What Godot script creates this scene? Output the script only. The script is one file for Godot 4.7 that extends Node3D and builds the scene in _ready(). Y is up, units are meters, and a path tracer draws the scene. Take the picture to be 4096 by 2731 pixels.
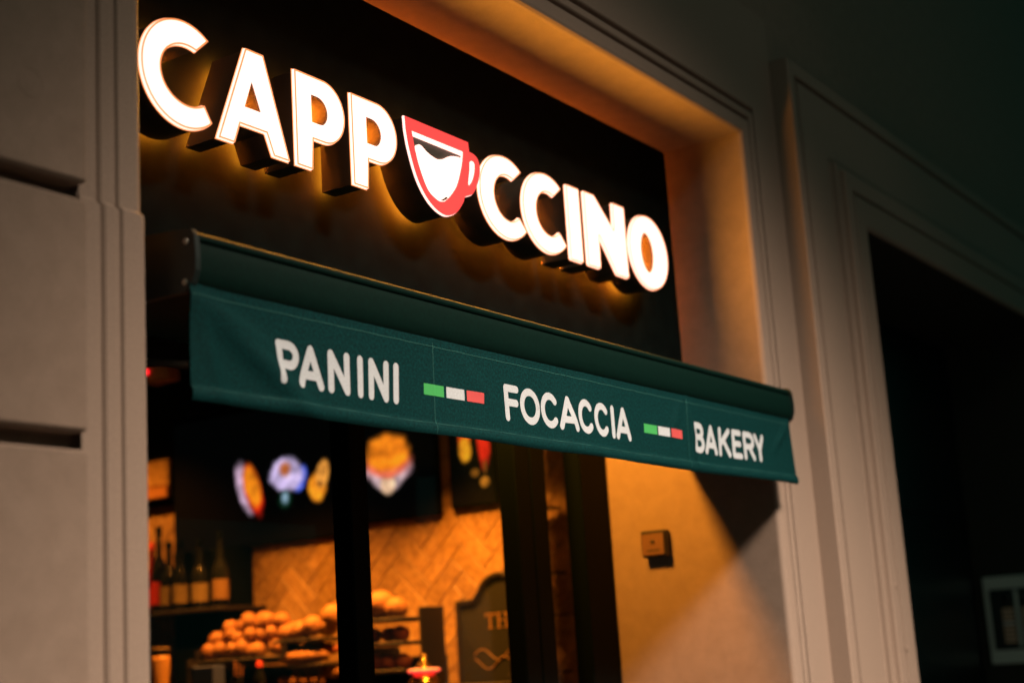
extends Node3D
# A lit cafe shopfront at night, seen from the pavement on its left. x runs along the facade, y is up, +z points to the street; the sign panel is the plane z = 0.

var rng := RandomNumberGenerator.new()
var M := {}

# ------------------------------------------------------------------ small helpers
func new_st(smooth := false) -> SurfaceTool:
	var st := SurfaceTool.new()
	st.begin(Mesh.PRIMITIVE_TRIANGLES)
	st.set_smooth_group(0 if smooth else -1)
	return st

func tri(st: SurfaceTool, a: Vector3, b: Vector3, c: Vector3) -> void:   # a, b, c counter-clockwise seen from outside
	st.add_vertex(a); st.add_vertex(c); st.add_vertex(b)

func quad(st: SurfaceTool, a: Vector3, b: Vector3, c: Vector3, d: Vector3) -> void:
	tri(st, a, b, c); tri(st, a, c, d)

func finish(st: SurfaceTool) -> ArrayMesh:
	st.generate_normals()
	return st.commit()

func numbered(called: String, parent: Node) -> String:
	if not parent.has_node(NodePath(called)):
		return called
	var i := 1
	while parent.has_node(NodePath("%s_%03d" % [called, i])):
		i += 1
	return "%s_%03d" % [called, i]

func put(called: String, m: Mesh, mat: Material, parent: Node = self) -> MeshInstance3D:
	var o := MeshInstance3D.new()
	o.name = numbered(called, parent)
	o.mesh = m
	o.material_override = mat
	parent.add_child(o, true)
	return o

func obj(called: String, st: SurfaceTool, mat: Material, parent: Node = self) -> MeshInstance3D:
	return put(called, finish(st), mat, parent)

func tag(o: Node, label: String, category: String, group := "") -> void:
	o.set_meta("label", label)
	o.set_meta("category", category)
	if group:
		o.set_meta("group", group)

func thing(called: String, label: String, category: String, at := Vector3.ZERO, group := "") -> Node3D:
	var o := Node3D.new()
	o.name = numbered(called, self)
	add_child(o, true)
	o.position = at
	tag(o, label, category, group)
	return o

func struct(called: String, st: SurfaceTool, mat: Material) -> MeshInstance3D:
	var o := obj(called, st, mat)
	o.set_meta("kind", "structure")
	return o

func box(st: SurfaceTool, lo: Vector3, hi: Vector3, bev := 0.0) -> void:
	# a box with chamfered edges
	var c := (lo + hi) / 2.0
	var h := (hi - lo) / 2.0
	var b := minf(bev, minf(h.x, minf(h.y, h.z)) * 0.9)
	var faces := [[Vector3.RIGHT, Vector3.UP, Vector3.BACK], [Vector3.LEFT, Vector3.UP, Vector3.FORWARD], [Vector3.UP, Vector3.BACK, Vector3.RIGHT], [Vector3.DOWN, Vector3.BACK, Vector3.LEFT], [Vector3.BACK, Vector3.RIGHT, Vector3.UP], [Vector3.FORWARD, Vector3.LEFT, Vector3.UP]]
	for f in faces:
		var n: Vector3 = f[0]
		var u: Vector3 = f[1]
		var v: Vector3 = f[2]
		if n.cross(u).dot(v) < 0:
			var w := u; u = v; v = w
		var hn := absf(n.dot(h)); var hu := absf(u.dot(h)) - b; var hv := absf(v.dot(h)) - b
		quad(st, c + n * hn - u * hu - v * hv, c + n * hn + u * hu - v * hv, c + n * hn + u * hu + v * hv, c + n * hn - u * hu + v * hv)
	if b <= 0.0:
		return
	for i in 3:
		var j := (i + 1) % 3
		var k := (i + 2) % 3
		for si in [-1.0, 1.0]:
			for sj in [-1.0, 1.0]:
				var p := []
				for sk in [-1.0, 1.0]:
					for t in [0, 1]:
						var q := Vector3.ZERO
						q[i] = si * (h[i] - (0.0 if t == 0 else b))
						q[j] = sj * (h[j] - (b if t == 0 else 0.0))
						q[k] = sk * (h[k] - b)
						p.append(c + q)
				var out := Vector3.ZERO
				out[i] = si; out[j] = sj
				outward_quad(st, p[0], p[1], p[3], p[2], out)
	for sx in [-1.0, 1.0]:
		for sy in [-1.0, 1.0]:
			for sz in [-1.0, 1.0]:
				var s := Vector3(sx, sy, sz)
				var a := c + s * (h - Vector3(0, b, b)); var d := c + s * (h - Vector3(b, 0, b)); var e := c + s * (h - Vector3(b, b, 0))
				if (d - a).cross(e - a).dot(s) > 0:
					tri(st, a, d, e)
				else:
					tri(st, a, e, d)

func outward_quad(st: SurfaceTool, a: Vector3, b: Vector3, c: Vector3, d: Vector3, out: Vector3) -> void:
	if (b - a).cross(c - a).dot(out) >= 0:
		quad(st, a, b, c, d)
	else:
		quad(st, d, c, b, a)

func box_obj(called: String, lo: Vector3, hi: Vector3, mat: Material, parent: Node = self, bev := 0.0) -> MeshInstance3D:
	var st := new_st()
	box(st, lo, hi, bev)
	return obj(called, st, mat, parent)

func inset(p: PackedVector2Array, d: float) -> PackedVector2Array:   # moves a counter-clockwise outline inwards
	var r := PackedVector2Array()
	var n := p.size()
	for i in n:
		var a := (p[i] - p[(i + n - 1) % n]).normalized()
		var b := (p[(i + 1) % n] - p[i]).normalized()
		var na := Vector2(-a.y, a.x)
		var nb := Vector2(-b.y, b.x)
		var m := (na + nb).normalized()
		r.append(p[i] + m * d / maxf(0.5, m.dot(na)))
	return r

func ccw(p: PackedVector2Array) -> PackedVector2Array:
	if Geometry2D.is_polygon_clockwise(p):
		p = p.duplicate()
		p.reverse()
	return p

func split(outer: PackedVector2Array, holes: Array) -> Array:
	var todo := holes.filter(func(h): return not Geometry2D.intersect_polygons(outer, h).is_empty())
	if todo.is_empty():
		return [outer]
	var h: PackedVector2Array = todo[0]
	var cx := 0.0
	for q in h:
		cx += q.x / h.size()
	var out := []
	for s in [[-50.0, cx], [cx, 50.0]]:
		var half := PackedVector2Array([Vector2(s[0], -50), Vector2(s[1], -50), Vector2(s[1], 50), Vector2(s[0], 50)])
		for p in Geometry2D.intersect_polygons(outer, half):
			for q in Geometry2D.clip_polygons(p, h):
				out.append_array(split(q, todo.slice(1)))
	return out

func cap(st: SurfaceTool, outer: PackedVector2Array, holes: Array, z: float, up: bool) -> void:
	for piece in split(outer, holes):
		var ix := Geometry2D.triangulate_polygon(piece)
		for i in range(0, ix.size(), 3):
			var a: Vector2 = piece[ix[i]]
			var b: Vector2 = piece[ix[i + 1]]
			var c: Vector2 = piece[ix[i + 2]]
			if ((b - a).cross(c - a) > 0) != up:
				var w := b; b = c; c = w
			tri(st, Vector3(a.x, a.y, z), Vector3(b.x, b.y, z), Vector3(c.x, c.y, z))

func prism(st: SurfaceTool, outer: PackedVector2Array, holes: Array, z0: float, z1: float, bev := 0.0) -> void:
	outer = ccw(outer)
	var ins := []
	var top := inset(outer, bev)
	for h in holes:
		var g := ccw(h); g.reverse()
		ins.append(g)
	var rings := [outer]
	rings.append_array(ins)
	var tops := []
	for r in rings:
		var t := inset(r, bev)
		var n: int = r.size()
		for i in n:
			var j := (i + 1) % n
			quad(st, Vector3(r[i].x, r[i].y, z0), Vector3(r[j].x, r[j].y, z0), Vector3(r[j].x, r[j].y, z1 - bev), Vector3(r[i].x, r[i].y, z1 - bev))
			if bev > 0.0:
				quad(st, Vector3(r[i].x, r[i].y, z1 - bev), Vector3(r[j].x, r[j].y, z1 - bev), Vector3(t[j].x, t[j].y, z1), Vector3(t[i].x, t[i].y, z1))
		tops.append(t)
	cap(st, top, tops.slice(1).map(func(h): return ccw(h)), z1, true)
	cap(st, outer, ins.map(func(h): return ccw(h)), z0, false)

func lathe(st: SurfaceTool, prof: Array, seg := 16, at := Vector3.ZERO) -> void:   # prof: [radius, height] from bottom to top
	for i in prof.size() - 1:
		for k in seg:
			var a := TAU * k / seg
			var b := TAU * (k + 1) / seg
			var p := []
			for q in [[prof[i], a], [prof[i], b], [prof[i + 1], b], [prof[i + 1], a]]:
				p.append(at + Vector3(cos(q[1]) * q[0][0], q[0][1], -sin(q[1]) * q[0][0]))
			if prof[i][0] > 1e-5:
				tri(st, p[0], p[1], p[2])
			if prof[i + 1][0] > 1e-5:
				tri(st, p[0], p[2], p[3])

func tube(st: SurfaceTool, a: Vector3, b: Vector3, r: float, seg := 10) -> void:
	var d := (b - a).normalized()
	var u := d.cross(Vector3.UP if absf(d.y) < 0.9 else Vector3.RIGHT).normalized()
	var v := d.cross(u)
	for k in seg:
		var c0 := u * cos(TAU * k / seg) + v * sin(TAU * k / seg)
		var c1 := u * cos(TAU * (k + 1) / seg) + v * sin(TAU * (k + 1) / seg)
		quad(st, a + c0 * r, a + c1 * r, b + c1 * r, b + c0 * r)
		tri(st, b, b + c0 * r, b + c1 * r)
		tri(st, a, a + c1 * r, a + c0 * r)

func blob(st: SurfaceTool, c: Vector3, r: Vector3, bump: float, key: int, turn := 0.0, seg := 14, rings := 9) -> void:
	var n := FastNoiseLite.new()
	n.seed = key
	n.frequency = 0.9
	var at := func(i: int, k: int) -> Vector3:
		var la := PI * (float(i) / rings - 0.5)
		var lo := TAU * k / seg
		var d := Vector3(cos(la) * cos(lo), sin(la), -cos(la) * sin(lo))
		if i == 0 or i == rings:
			d = Vector3(0, signf(la), 0)
		return c + (d * r * (1.0 + bump * n.get_noise_3dv(d * 1.3))).rotated(Vector3.UP, turn)
	for i in rings:
		for k in seg:
			var a: Vector3 = at.call(i, k)
			var b: Vector3 = at.call(i, (k + 1) % seg)
			var e: Vector3 = at.call(i + 1, (k + 1) % seg)
			var f: Vector3 = at.call(i + 1, k)
			if i > 0:
				tri(st, a, b, e)
			if i < rings - 1:
				tri(st, a, e, f)

# a moulding swept up the left side, across the top and down the right side of an opening; prof: [distance from the opening's edge, z]
func surround(st: SurfaceTool, prof: Array, x0: float, x1: float, y0l: float, y0r: float, ytop: float, last := [], first := 0) -> void:
	for i in prof.size() - 1:
		var pa := []
		var pb := []
		for e in [i, i + 1]:
			var u: float = prof[e][0]
			var z: float = prof[e][1]
			var ul := u; var ut := u; var ur := u
			if last and e == prof.size() - 1:
				ul = last[0]; ut = last[1]; ur = last[2]
			var list := pa if e == i else pb
			list.append(Vector3(x0 - ul, y0l, z)); list.append(Vector3(x0 - ul, ytop + ut, z))
			list.append(Vector3(x1 + ur, ytop + ut, z)); list.append(Vector3(x1 + ur, y0r, z))
		for s in range(first, 3):
			quad(st, pa[s], pa[s + 1], pb[s + 1], pb[s])

# ------------------------------------------------------------------ materials
func lin(r: float, g: float, b: float) -> Color:
	return Color(r, g, b).linear_to_srgb()

func noise_tex(key: int, freq: float, oct: int, lo: Color, hi: Color, size := 256, type := FastNoiseLite.TYPE_SIMPLEX_SMOOTH, power := 1.0) -> ImageTexture:
	var n := FastNoiseLite.new()
	n.seed = key
	n.noise_type = type
	n.frequency = freq
	n.fractal_octaves = oct
	var src := n.get_seamless_image(size, size)
	var im := Image.create(size, size, false, Image.FORMAT_RGB8)
	for y in size:
		for x in size:
			im.set_pixel(x, y, lo.lerp(hi, pow(src.get_pixel(x, y).r, power)))
	return ImageTexture.create_from_image(im)

func mat(called: String, c: Color, rough := 0.7, metal := 0.0) -> StandardMaterial3D:
	var m := StandardMaterial3D.new()
	m.resource_name = called
	m.albedo_color = c
	m.roughness = rough
	m.metallic = metal
	M[called] = m
	return m

func tex(m: StandardMaterial3D, albedo: Texture2D, scale: float, bump: Texture2D = null, height := 0.1) -> StandardMaterial3D:
	m.uv1_triplanar = true
	m.uv1_world_triplanar = true
	m.uv1_scale = Vector3.ONE * scale
	if albedo:
		m.albedo_texture = albedo
	if bump:
		m.heightmap_enabled = true
		m.heightmap_texture = bump
		m.heightmap_scale = height
	return m

func glow(called: String, r: float, g: float, b: float, energy: float) -> StandardMaterial3D:
	var m := mat(called, Color(0.75, 0.72, 0.68), 0.4)
	m.emission_enabled = true
	m.emission = lin(r, g, b)
	m.emission_energy_multiplier = energy
	return m

func materials() -> void:
	var grain := noise_tex(3, 0.42, 3, Color(0.52, 0.51, 0.50), Color(1, 1, 1), 512)
	var patch := noise_tex(8, 0.012, 5, Color(0.93, 0.92, 0.91), Color(1, 1, 1), 512)
	var fine := noise_tex(5, 0.2, 3, Color(0, 0, 0), Color(1, 1, 1), 512)
	var weave_im := Image.create(128, 128, false, Image.FORMAT_RGB8)
	rng.seed = 11
	for y in 128:
		for x in 128:
			var over := ((x / 4) + (y / 4)) % 2 == 0
			var t := sin(PI * ((x % 4) + 0.5) / 4.0) if not over else sin(PI * ((y % 4) + 0.5) / 4.0)
			var v := 0.55 + 0.4 * t + rng.randf_range(-0.08, 0.08)
			weave_im.set_pixel(x, y, Color(v, v, v))
	var weave := ImageTexture.create_from_image(weave_im)
	var cloth := noise_tex(21, 0.05, 5, Color(0.52, 0.58, 0.58), Color(1, 1, 1), 512)

	var wall := tex(mat("facade_render", lin(0.45, 0.33, 0.255), 0.85), grain, 2.6, fine, 0.06)
	wall.detail_enabled = true
	wall.detail_blend_mode = BaseMaterial3D.BLEND_MODE_MUL
	wall.detail_albedo = patch
	var wall2 := tex(mat("facade_moulding", lin(0.47, 0.348, 0.272), 0.8), grain, 2.2, fine, 0.04)
	wall2.detail_enabled = false
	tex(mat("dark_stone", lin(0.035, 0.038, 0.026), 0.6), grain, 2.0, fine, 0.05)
	tex(mat("sign_panel", lin(0.0042, 0.0084, 0.0076), 0.8), noise_tex(31, 0.03, 4, Color(0.75, 0.75, 0.75), Color(1, 1, 1)), 1.6, fine, 0.01)
	M.sign_panel.metallic_specular = 0.12
	mat("letter_can", lin(0.045, 0.042, 0.032), 0.5)
	glow("letter_face", 1.0, 0.54, 0.46, 2.2)
	glow("letter_halo", 1.0, 0.20, 0.010, 150.0)
	glow("letter_glare", 1.0, 0.24, 0.03, 0.95)  # orange glare round the bright letters, put into glowing borders
	glow("cup_red", 1.0, 0.074, 0.066, 1.0)
	M.cup_red.albedo_color = lin(0.3, 0.02, 0.02)
	tex(mat("awning_fabric", lin(0.001, 0.038, 0.040), 0.75), cloth, 5.0, weave, 0.04)
	M.awning_fabric.metallic_specular = 0.2
	tex(mat("awning_metal", lin(0.001, 0.012, 0.009), 0.55), noise_tex(41, 0.05, 3, Color(0.8, 0.8, 0.8), Color(1, 1, 1)), 6.0)
	M.awning_metal.metallic_specular = 0.22
	mat("awning_end", lin(0.006, 0.012, 0.011), 0.45)
	mat("screw", lin(0.5, 0.45, 0.38), 0.3, 0.9)
	mat("thread", lin(0.015, 0.11, 0.095), 0.8)
	tex(mat("print_white", lin(0.47, 0.52, 0.57), 0.8), noise_tex(51, 0.09, 4, Color(0.86, 0.86, 0.86), Color(1, 1, 1)), 9.0, weave, 0.02)
	tex(mat("print_green", lin(0.03, 0.30, 0.07), 0.8), null, 9.0, weave, 0.02)
	tex(mat("print_red", lin(0.46, 0.055, 0.055), 0.8), null, 9.0, weave, 0.02)
	mat("frame_metal", lin(0.0015, 0.003, 0.0027), 0.5)
	M.frame_metal.metallic_specular = 0.15
	var glass := mat("pane_glass", Color(0.25, 0.32, 0.30, 0.02), 0.02)
	glass.metallic_specular = 0.26
	glass.transparency = BaseMaterial3D.TRANSPARENCY_ALPHA
	mat("black_paint", lin(0.003, 0.005, 0.0045), 0.5)
	M.black_paint.roughness = 0.8
	M.black_paint.metallic_specular = 0.1
	tex(mat("shop_plaster", lin(0.10, 0.07, 0.045), 0.9), grain, 1.5)
	for i in 4:
		var t := tex(mat("tile_%d" % i, lin(0.42 + 0.03 * i, 0.285 + 0.02 * i, 0.13 + 0.01 * i), 0.45), noise_tex(60 + i, 0.03, 4, Color(0.72, 0.68, 0.62), Color(1, 1, 1)), 3.0)
		t.uv1_offset = Vector3(0.3, 0.2, 0.1) * i
	mat("grout", lin(0.20, 0.13, 0.07), 0.9)
	for i in 3:
		tex(mat("bread_%d" % i, lin(0.62 - 0.08 * i, 0.33 - 0.06 * i, 0.13 - 0.03 * i), 0.6), noise_tex(70 + i, 0.03, 4, Color(0.62, 0.55, 0.5), Color(1, 1, 1)), 8.0)
	mat("dark_crust", lin(0.34, 0.09, 0.035), 0.6)
	tex(mat("shelf_wood", lin(0.018, 0.013, 0.010), 0.6), grain, 4.0)
	mat("bottle_dark", lin(0.010, 0.012, 0.010), 0.12)
	mat("bottle_red", lin(0.16, 0.006, 0.010), 0.15)
	mat("label_red", lin(0.55, 0.03, 0.03), 0.6)
	tex(mat("label_cream", lin(0.40, 0.30, 0.13), 0.7), noise_tex(81, 0.04, 3, Color(0.5, 0.5, 0.5), Color(1, 1, 1)), 12.0)
	mat("label_brown", lin(0.22, 0.13, 0.05), 0.7)
	mat("brass", lin(0.72, 0.45, 0.16), 0.25, 1.0)
	mat("steel", lin(0.62, 0.60, 0.56), 0.25, 1.0)
	mat("blue_box", lin(0.05, 0.08, 0.30), 0.6)
	mat("latte", lin(0.62, 0.34, 0.10), 0.3)
	mat("intercom_metal", lin(0.58, 0.68, 0.62), 0.45)
	mat("intercom_dark", lin(0.02, 0.03, 0.028), 0.4)
	mat("name_card", lin(0.72, 0.52, 0.36), 0.6)
	mat("name_card_pale", lin(0.70, 0.72, 0.70), 0.5)
	mat("meter_case", lin(0.014, 0.011, 0.008), 0.5)
	mat("meter_face", lin(0.13, 0.065, 0.032), 0.5)
	tex(mat("asphalt", lin(0.05, 0.05, 0.05), 0.9), grain, 1.0, fine, 0.2)
	tex(mat("paving", lin(0.09, 0.085, 0.08), 0.85), grain, 1.2, fine, 0.1)
	tex(mat("shop_floor", lin(0.09, 0.06, 0.04), 0.5), grain, 1.0)
	tex(mat("door_paint", lin(0.007, 0.010, 0.010), 0.35), noise_tex(91, 0.02, 5, Color(0.5, 0.5, 0.5), Color(1, 1, 1)), 2.0)

# ------------------------------------------------------------------ build
func _ready() -> void:
	# camera
	var cam := Camera3D.new()
	cam.name = "camera"
	var lens := CameraAttributesPhysical.new()
	lens.frustum_focal_length = 52.02
	lens.exposure_aperture = 1.9
	lens.frustum_focus_distance = 3.1
	lens.frustum_near = 0.05
	lens.frustum_far = 400.0
	cam.attributes = lens
	cam.fov = 25.98
	cam.near = 0.05
	cam.far = 400.0
	cam.position = Vector3(0, 1.6, 2.0)
	cam.basis = Basis(Vector3.UP, deg_to_rad(-56.797)) * Basis(Vector3.RIGHT, deg_to_rad(11.747)) * Basis(Vector3.BACK, deg_to_rad(-3.6935))
	add_child(cam)
	cam.current = true
	# night sky
	var we := WorldEnvironment.new()
	we.name = "environment"
	var env := Environment.new()
	var sky_mat := ProceduralSkyMaterial.new()
	sky_mat.sky_top_color = Color(0.02, 0.17, 0.15)
	sky_mat.sky_horizon_color = Color(0.05, 0.22, 0.19)
	sky_mat.sky_curve = 0.3
	sky_mat.ground_bottom_color = Color(0.03, 0.06, 0.05)
	sky_mat.ground_horizon_color = Color(0.05, 0.22, 0.19)
	var sky := Sky.new()
	sky.sky_material = sky_mat
	env.background_mode = Environment.BG_SKY
	env.sky = sky
	env.background_energy_multiplier = 1.5
	env.tonemap_mode = Environment.TONE_MAPPER_LINEAR
	env.tonemap_exposure = 1.0
	env.sdfgi_enabled = true
	env.ssao_enabled = true
	env.ssil_enabled = true
	we.environment = env
	add_child(we)
	materials()
	street_lamp()
	setting()
	facade()
	entrance()
	shopfront()
	interior()
	sign_board()
	awning()
	wall_box()

func street_lamp() -> void:
	# the lamp across the pavement that lights the facade from up in front: its light, then its post and lantern
	var at := Vector3(2.3, 6.4, 5.0)
	var aim := (Vector3(3.3, -1.5, 0.3) - at).normalized()
	var l := SpotLight3D.new()
	l.name = "street_lamp_beam"
	l.light_color = Color(1.0, 0.90, 0.81)
	l.light_energy = 236.0
	l.light_size = 0.8
	l.spot_range = 30.0
	l.spot_attenuation = 2.0
	l.spot_angle = 28.2
	l.spot_angle_attenuation = 0.7
	l.shadow_enabled = true
	add_child(l)
	l.position = at
	l.look_at_from_position(at, at + aim)
	var t := thing("street_lamp", "tall dark street lamp whose shaded lantern lights the cafe facade", "street lamp", Vector3(2.3, 0, 6.2))
	var st := new_st(true)
	lathe(st, [[0.11, 0.0], [0.11, 0.25], [0.06, 0.32], [0.045, 6.6], [0.0, 6.62]], 16)
	obj("post", st, M.frame_metal, t)
	st = new_st()
	tube(st, Vector3(0, 6.55, 0), Vector3(0, 6.7, -1.1), 0.03)
	obj("arm", st, M.frame_metal, t)
	var head := put("shade", shade_mesh(), M.frame_metal, t)
	head.position = Vector3(0, 6.4, -1.2) - aim * 0.06
	head.basis = Basis.looking_at(aim)
	st = new_st()
	for k in 20:
		tri(st, Vector3.ZERO, Vector3(cos(TAU * k / 20) * 0.78, sin(TAU * k / 20) * 0.78, 0), Vector3(cos(TAU * (k + 1) / 20) * 0.78, sin(TAU * (k + 1) / 20) * 0.78, 0))
	var g := obj("lamp_glass", st, glow("lamp_glass", 1.0, 0.85, 0.7, 2.0), t)
	g.position = Vector3(0, 6.4, -1.2) - aim * 0.03
	g.basis = Basis.looking_at(-aim)

func shade_mesh() -> ArrayMesh:
	var st := new_st(true)
	var prof := [[0.80, -0.05], [0.81, 0.02], [0.60, 0.20], [0.06, 0.28], [0.0, 0.28]]
	for i in prof.size() - 1:
		for k in 20:
			var p := []
			for q in [[i, k], [i, k + 1], [i + 1, k + 1], [i + 1, k]]:
				var a: float = TAU * q[1] / 20
				p.append(Vector3(cos(a) * prof[q[0]][0], sin(a) * prof[q[0]][0], prof[q[0]][1]))
			quad(st, p[0], p[1], p[2], p[3])
	return finish(st)

func setting() -> void:
	var st := new_st()
	box(st, Vector3(-150, -0.6, -150), Vector3(150, -0.15, 150))
	struct("ground", st, M.asphalt)
	st = new_st()
	box(st, Vector3(-30, -0.15, 0.20), Vector3(30, -0.004, 4.2), 0.01)
	struct("pavement", st, M.paving)

func facade() -> void:
	var f := thing("building", "beige rendered building facade with moulded stone frames round the cafe front", "building")
	var st := new_st()
	box(st, Vector3(-2.4, 0, -0.36), Vector3(1.574, 6.5, 0.242))
	box(st, Vector3(1.574, 3.101, -0.36), Vector3(4.004, 6.5, 0.242))
	box(st, Vector3(4.004, 0, -0.36), Vector3(4.743, 6.5, 0.242))
	box(st, Vector3(4.743, 2.925, -0.36), Vector3(7.202, 6.5, 0.242))
	box(st, Vector3(7.202, 0, -0.36), Vector3(9.5, 6.5, 0.242))
	obj("wall", st, M.facade_render, f)
	# the plain wall over the shop opening
	st = new_st()
	box(st, Vector3(-2.4, 3.547, 0.243), Vector3(4.262, 6.5, 0.2715))
	obj("upper_wall", st, M.facade_render, f)
	st = new_st()
	box(st, Vector3(4.262, 3.402, 0.243), Vector3(9.5, 6.5, 0.268))
	obj("upper_wall", st, M.facade_render, f)
	# reveal: the jambs and the soffit of the shop opening
	st = new_st()
	surround(st, [[0.0, -0.36], [0.0, 0.252]], 1.593, 4.0, 0.0, 0.0, 3.097)
	obj("reveal", st, M.facade_render, f)
	# architrave with two grooves, mitred at the corners
	var prof := [[0.0, 0.252], [0.002, 0.259], [0.008, 0.265], [0.016, 0.267], [0.050, 0.268], [0.0525, 0.2655], [0.0535, 0.251], [0.0625, 0.251], [0.0635, 0.2655], [0.067, 0.269], [0.085, 0.269], [0.0885, 0.2655], [0.0895, 0.251], [0.1000, 0.251], [0.1010, 0.2675], [0.104, 0.2705], [0.16, 0.2712]]
	st = new_st()
	surround(st, prof, 1.593, 4.0, 2.322, 0.0, 3.097, [0.1365, 0.451, 0.2615], 1)
	obj("architrave", st, M.facade_moulding, f)
	# on the left it is flatter; its lower half stands a few millimetres proud, with a small ledge at the joint
	for half in [[1.593, 0.0, 2.322, 3.548], [1.597, 0.005, 0.0, 2.318]]:
		st = new_st()
		var low := []
		for p in prof:
			low.append(Vector2(half[0] - p[0] * 1.05, maxf(p[1], 0.2625 if p[0] > 0.03 else 0.0) + half[1]))
		low[low.size() - 1].x = 1.4565
		low.insert(0, Vector2(half[0], 0.0))
		for i in low.size() - 1:
			quad(st, Vector3(low[i].x, half[2], low[i].y), Vector3(low[i].x, half[3], low[i].y), Vector3(low[i + 1].x, half[3], low[i + 1].y), Vector3(low[i + 1].x, half[2], low[i + 1].y))
			if half[1] > 0.0:
				quad(st, Vector3(low[i].x, half[3], low[i].y), Vector3(low[i].x - 0.006, half[3] + 0.009, low[i].y - 0.0085), Vector3(low[i + 1].x - 0.006, half[3] + 0.009, low[i + 1].y - 0.0085), Vector3(low[i + 1].x, half[3], low[i + 1].y))
		obj("architrave", st, M.facade_moulding, f)
	# rusticated blocks left of it
	for k in 13:
		var yc := 0.024 + 0.383 * k
		for s in [[0.62, 1.4545], [-0.42, 0.592], [-1.46, -0.448]]:
			st = new_st()
			box(st, Vector3(s[0], yc + 0.0135, 0.2425), Vector3(s[1], yc + 0.383 - 0.0135, 0.2955), 0.0045)
			obj("stone_block", st, M.facade_render, f)
	# faint round patch in the render of the upper left block
	st = new_st()
	for i in 28:
		var a0 := TAU * i / 28.0
		var a1 := TAU * (i + 1) / 28.0
		tube(st, Vector3(1.347 + cos(a0) * 0.022, 2.467 + sin(a0) * 0.022, 0.2953), Vector3(1.347 + cos(a1) * 0.022, 2.467 + sin(a1) * 0.022, 0.2953), 0.0008, 5)
	obj("plaster_patch", st, M.facade_render, f)
	# weathered chips on the right-hand moulding
	for c in [[4.523, 2.300, 0.3347], [4.615, 1.722, 0.3702], [4.650, 1.524, 0.3702]]:
		st = new_st(true)
		blob(st, Vector3(c[0], c[1], c[2] - 0.001), Vector3(0.008, 0.012, 0.004), 0.6, int(c[0] * 100))
		obj("plaster_lump", st, M.facade_moulding, f)

func entrance() -> void:
	var f := get_node("building")
	# moulded frame of the house entrance right of the cafe
	var prof := [[0.0, 0.358], [0.004, 0.366], [0.012, 0.370], [0.100, 0.370], [0.103, 0.361], [0.112, 0.361], [0.115, 0.370], [0.165, 0.370], [0.170, 0.366], [0.172, 0.353], [0.176, 0.352], [0.192, 0.352], [0.197, 0.348], [0.199, 0.3345], [0.205, 0.3290], [0.215, 0.3345], [0.418, 0.3345], [0.421, 0.318], [0.434, 0.318], [0.437, 0.3345], [0.478, 0.3345], [0.484, 0.330], [0.486, 0.2428]]
	var st := new_st()
	surround(st, prof, 4.745, 7.2, 0.0, 0.0, 2.92)
	obj("door_surround", st, M.facade_moulding, f)
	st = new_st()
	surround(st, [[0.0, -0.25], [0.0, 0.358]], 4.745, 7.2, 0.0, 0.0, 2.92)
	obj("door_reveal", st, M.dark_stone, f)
	var d := thing("entrance_door", "black panelled double door in the dark entrance right of the cafe", "door", Vector3(5.9725, 0, -0.15))
	for s in [-1, 1]:
		var x0 := 0.004 if s > 0 else -1.2255
		var leaf := box_obj("door_leaf", Vector3(x0, 0, -0.05), Vector3(x0 + 1.2215, 2.915, -0.004), M.door_paint, d, 0.004)
		for r in [[0.18, 0.85], [0.98, 1.95], [2.08, 2.8]]:
			st = new_st()
			box(st, Vector3(x0 + 0.12, r[0], -0.0038), Vector3(x0 + 1.10, r[1], 0.010), 0.009)
			obj("panel", st, M.door_paint, leaf)
	st = new_st()
	tube(st, Vector3(-0.05, 1.02, 0.05), Vector3(-0.05, 1.36, 0.05), 0.012)
	tube(st, Vector3(-0.05, 1.06, 0.0), Vector3(-0.05, 1.06, 0.05), 0.008)
	tube(st, Vector3(-0.05, 1.32, 0.0), Vector3(-0.05, 1.32, 0.05), 0.008)
	obj("handle", st, M.steel, d)
	# intercom on the right reveal
	var t := thing("intercom_panel", "grey metal intercom panel with rows of name buttons in the dark entrance", "intercom", Vector3(7.2, 1.39, 0.0))
	box_obj("frame", Vector3(-0.020, 0.0, -0.115), Vector3(-0.001, 0.405, 0.24), M.intercom_metal, t, 0.005)
	box_obj("faceplate", Vector3(-0.0235, 0.065, -0.088), Vector3(-0.0202, 0.345, 0.215), M.intercom_dark, t, 0.001)
	for c in [-0.008, 0.085, 0.178]:
		for i in 8:
			box_obj("name_button", Vector3(-0.030, 0.095 + i * 0.0206, c - 0.028), Vector3(-0.0237, 0.1105 + i * 0.0206, c + 0.026), M.name_card if (i + int(c * 30)) % 6 != 4 else M.name_card_pale, t, 0.002)
	for c in [0.036, 0.131]:
		box_obj("rail", Vector3(-0.028, 0.075, c - 0.009), Vector3(-0.0237, 0.338, c + 0.009), M.intercom_metal, t, 0.002)
	var eye := new_st(true)
	blob(eye, Vector3(-0.024, 0.302, -0.008), Vector3(0.012, 0.022, 0.022), 0.0, 1)
	obj("camera_eye", eye, M.bottle_dark, t)
	box_obj("speaker_grille", Vector3(-0.0285, 0.300, 0.055), Vector3(-0.0237, 0.322, 0.115), M.steel, t, 0.002)

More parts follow.
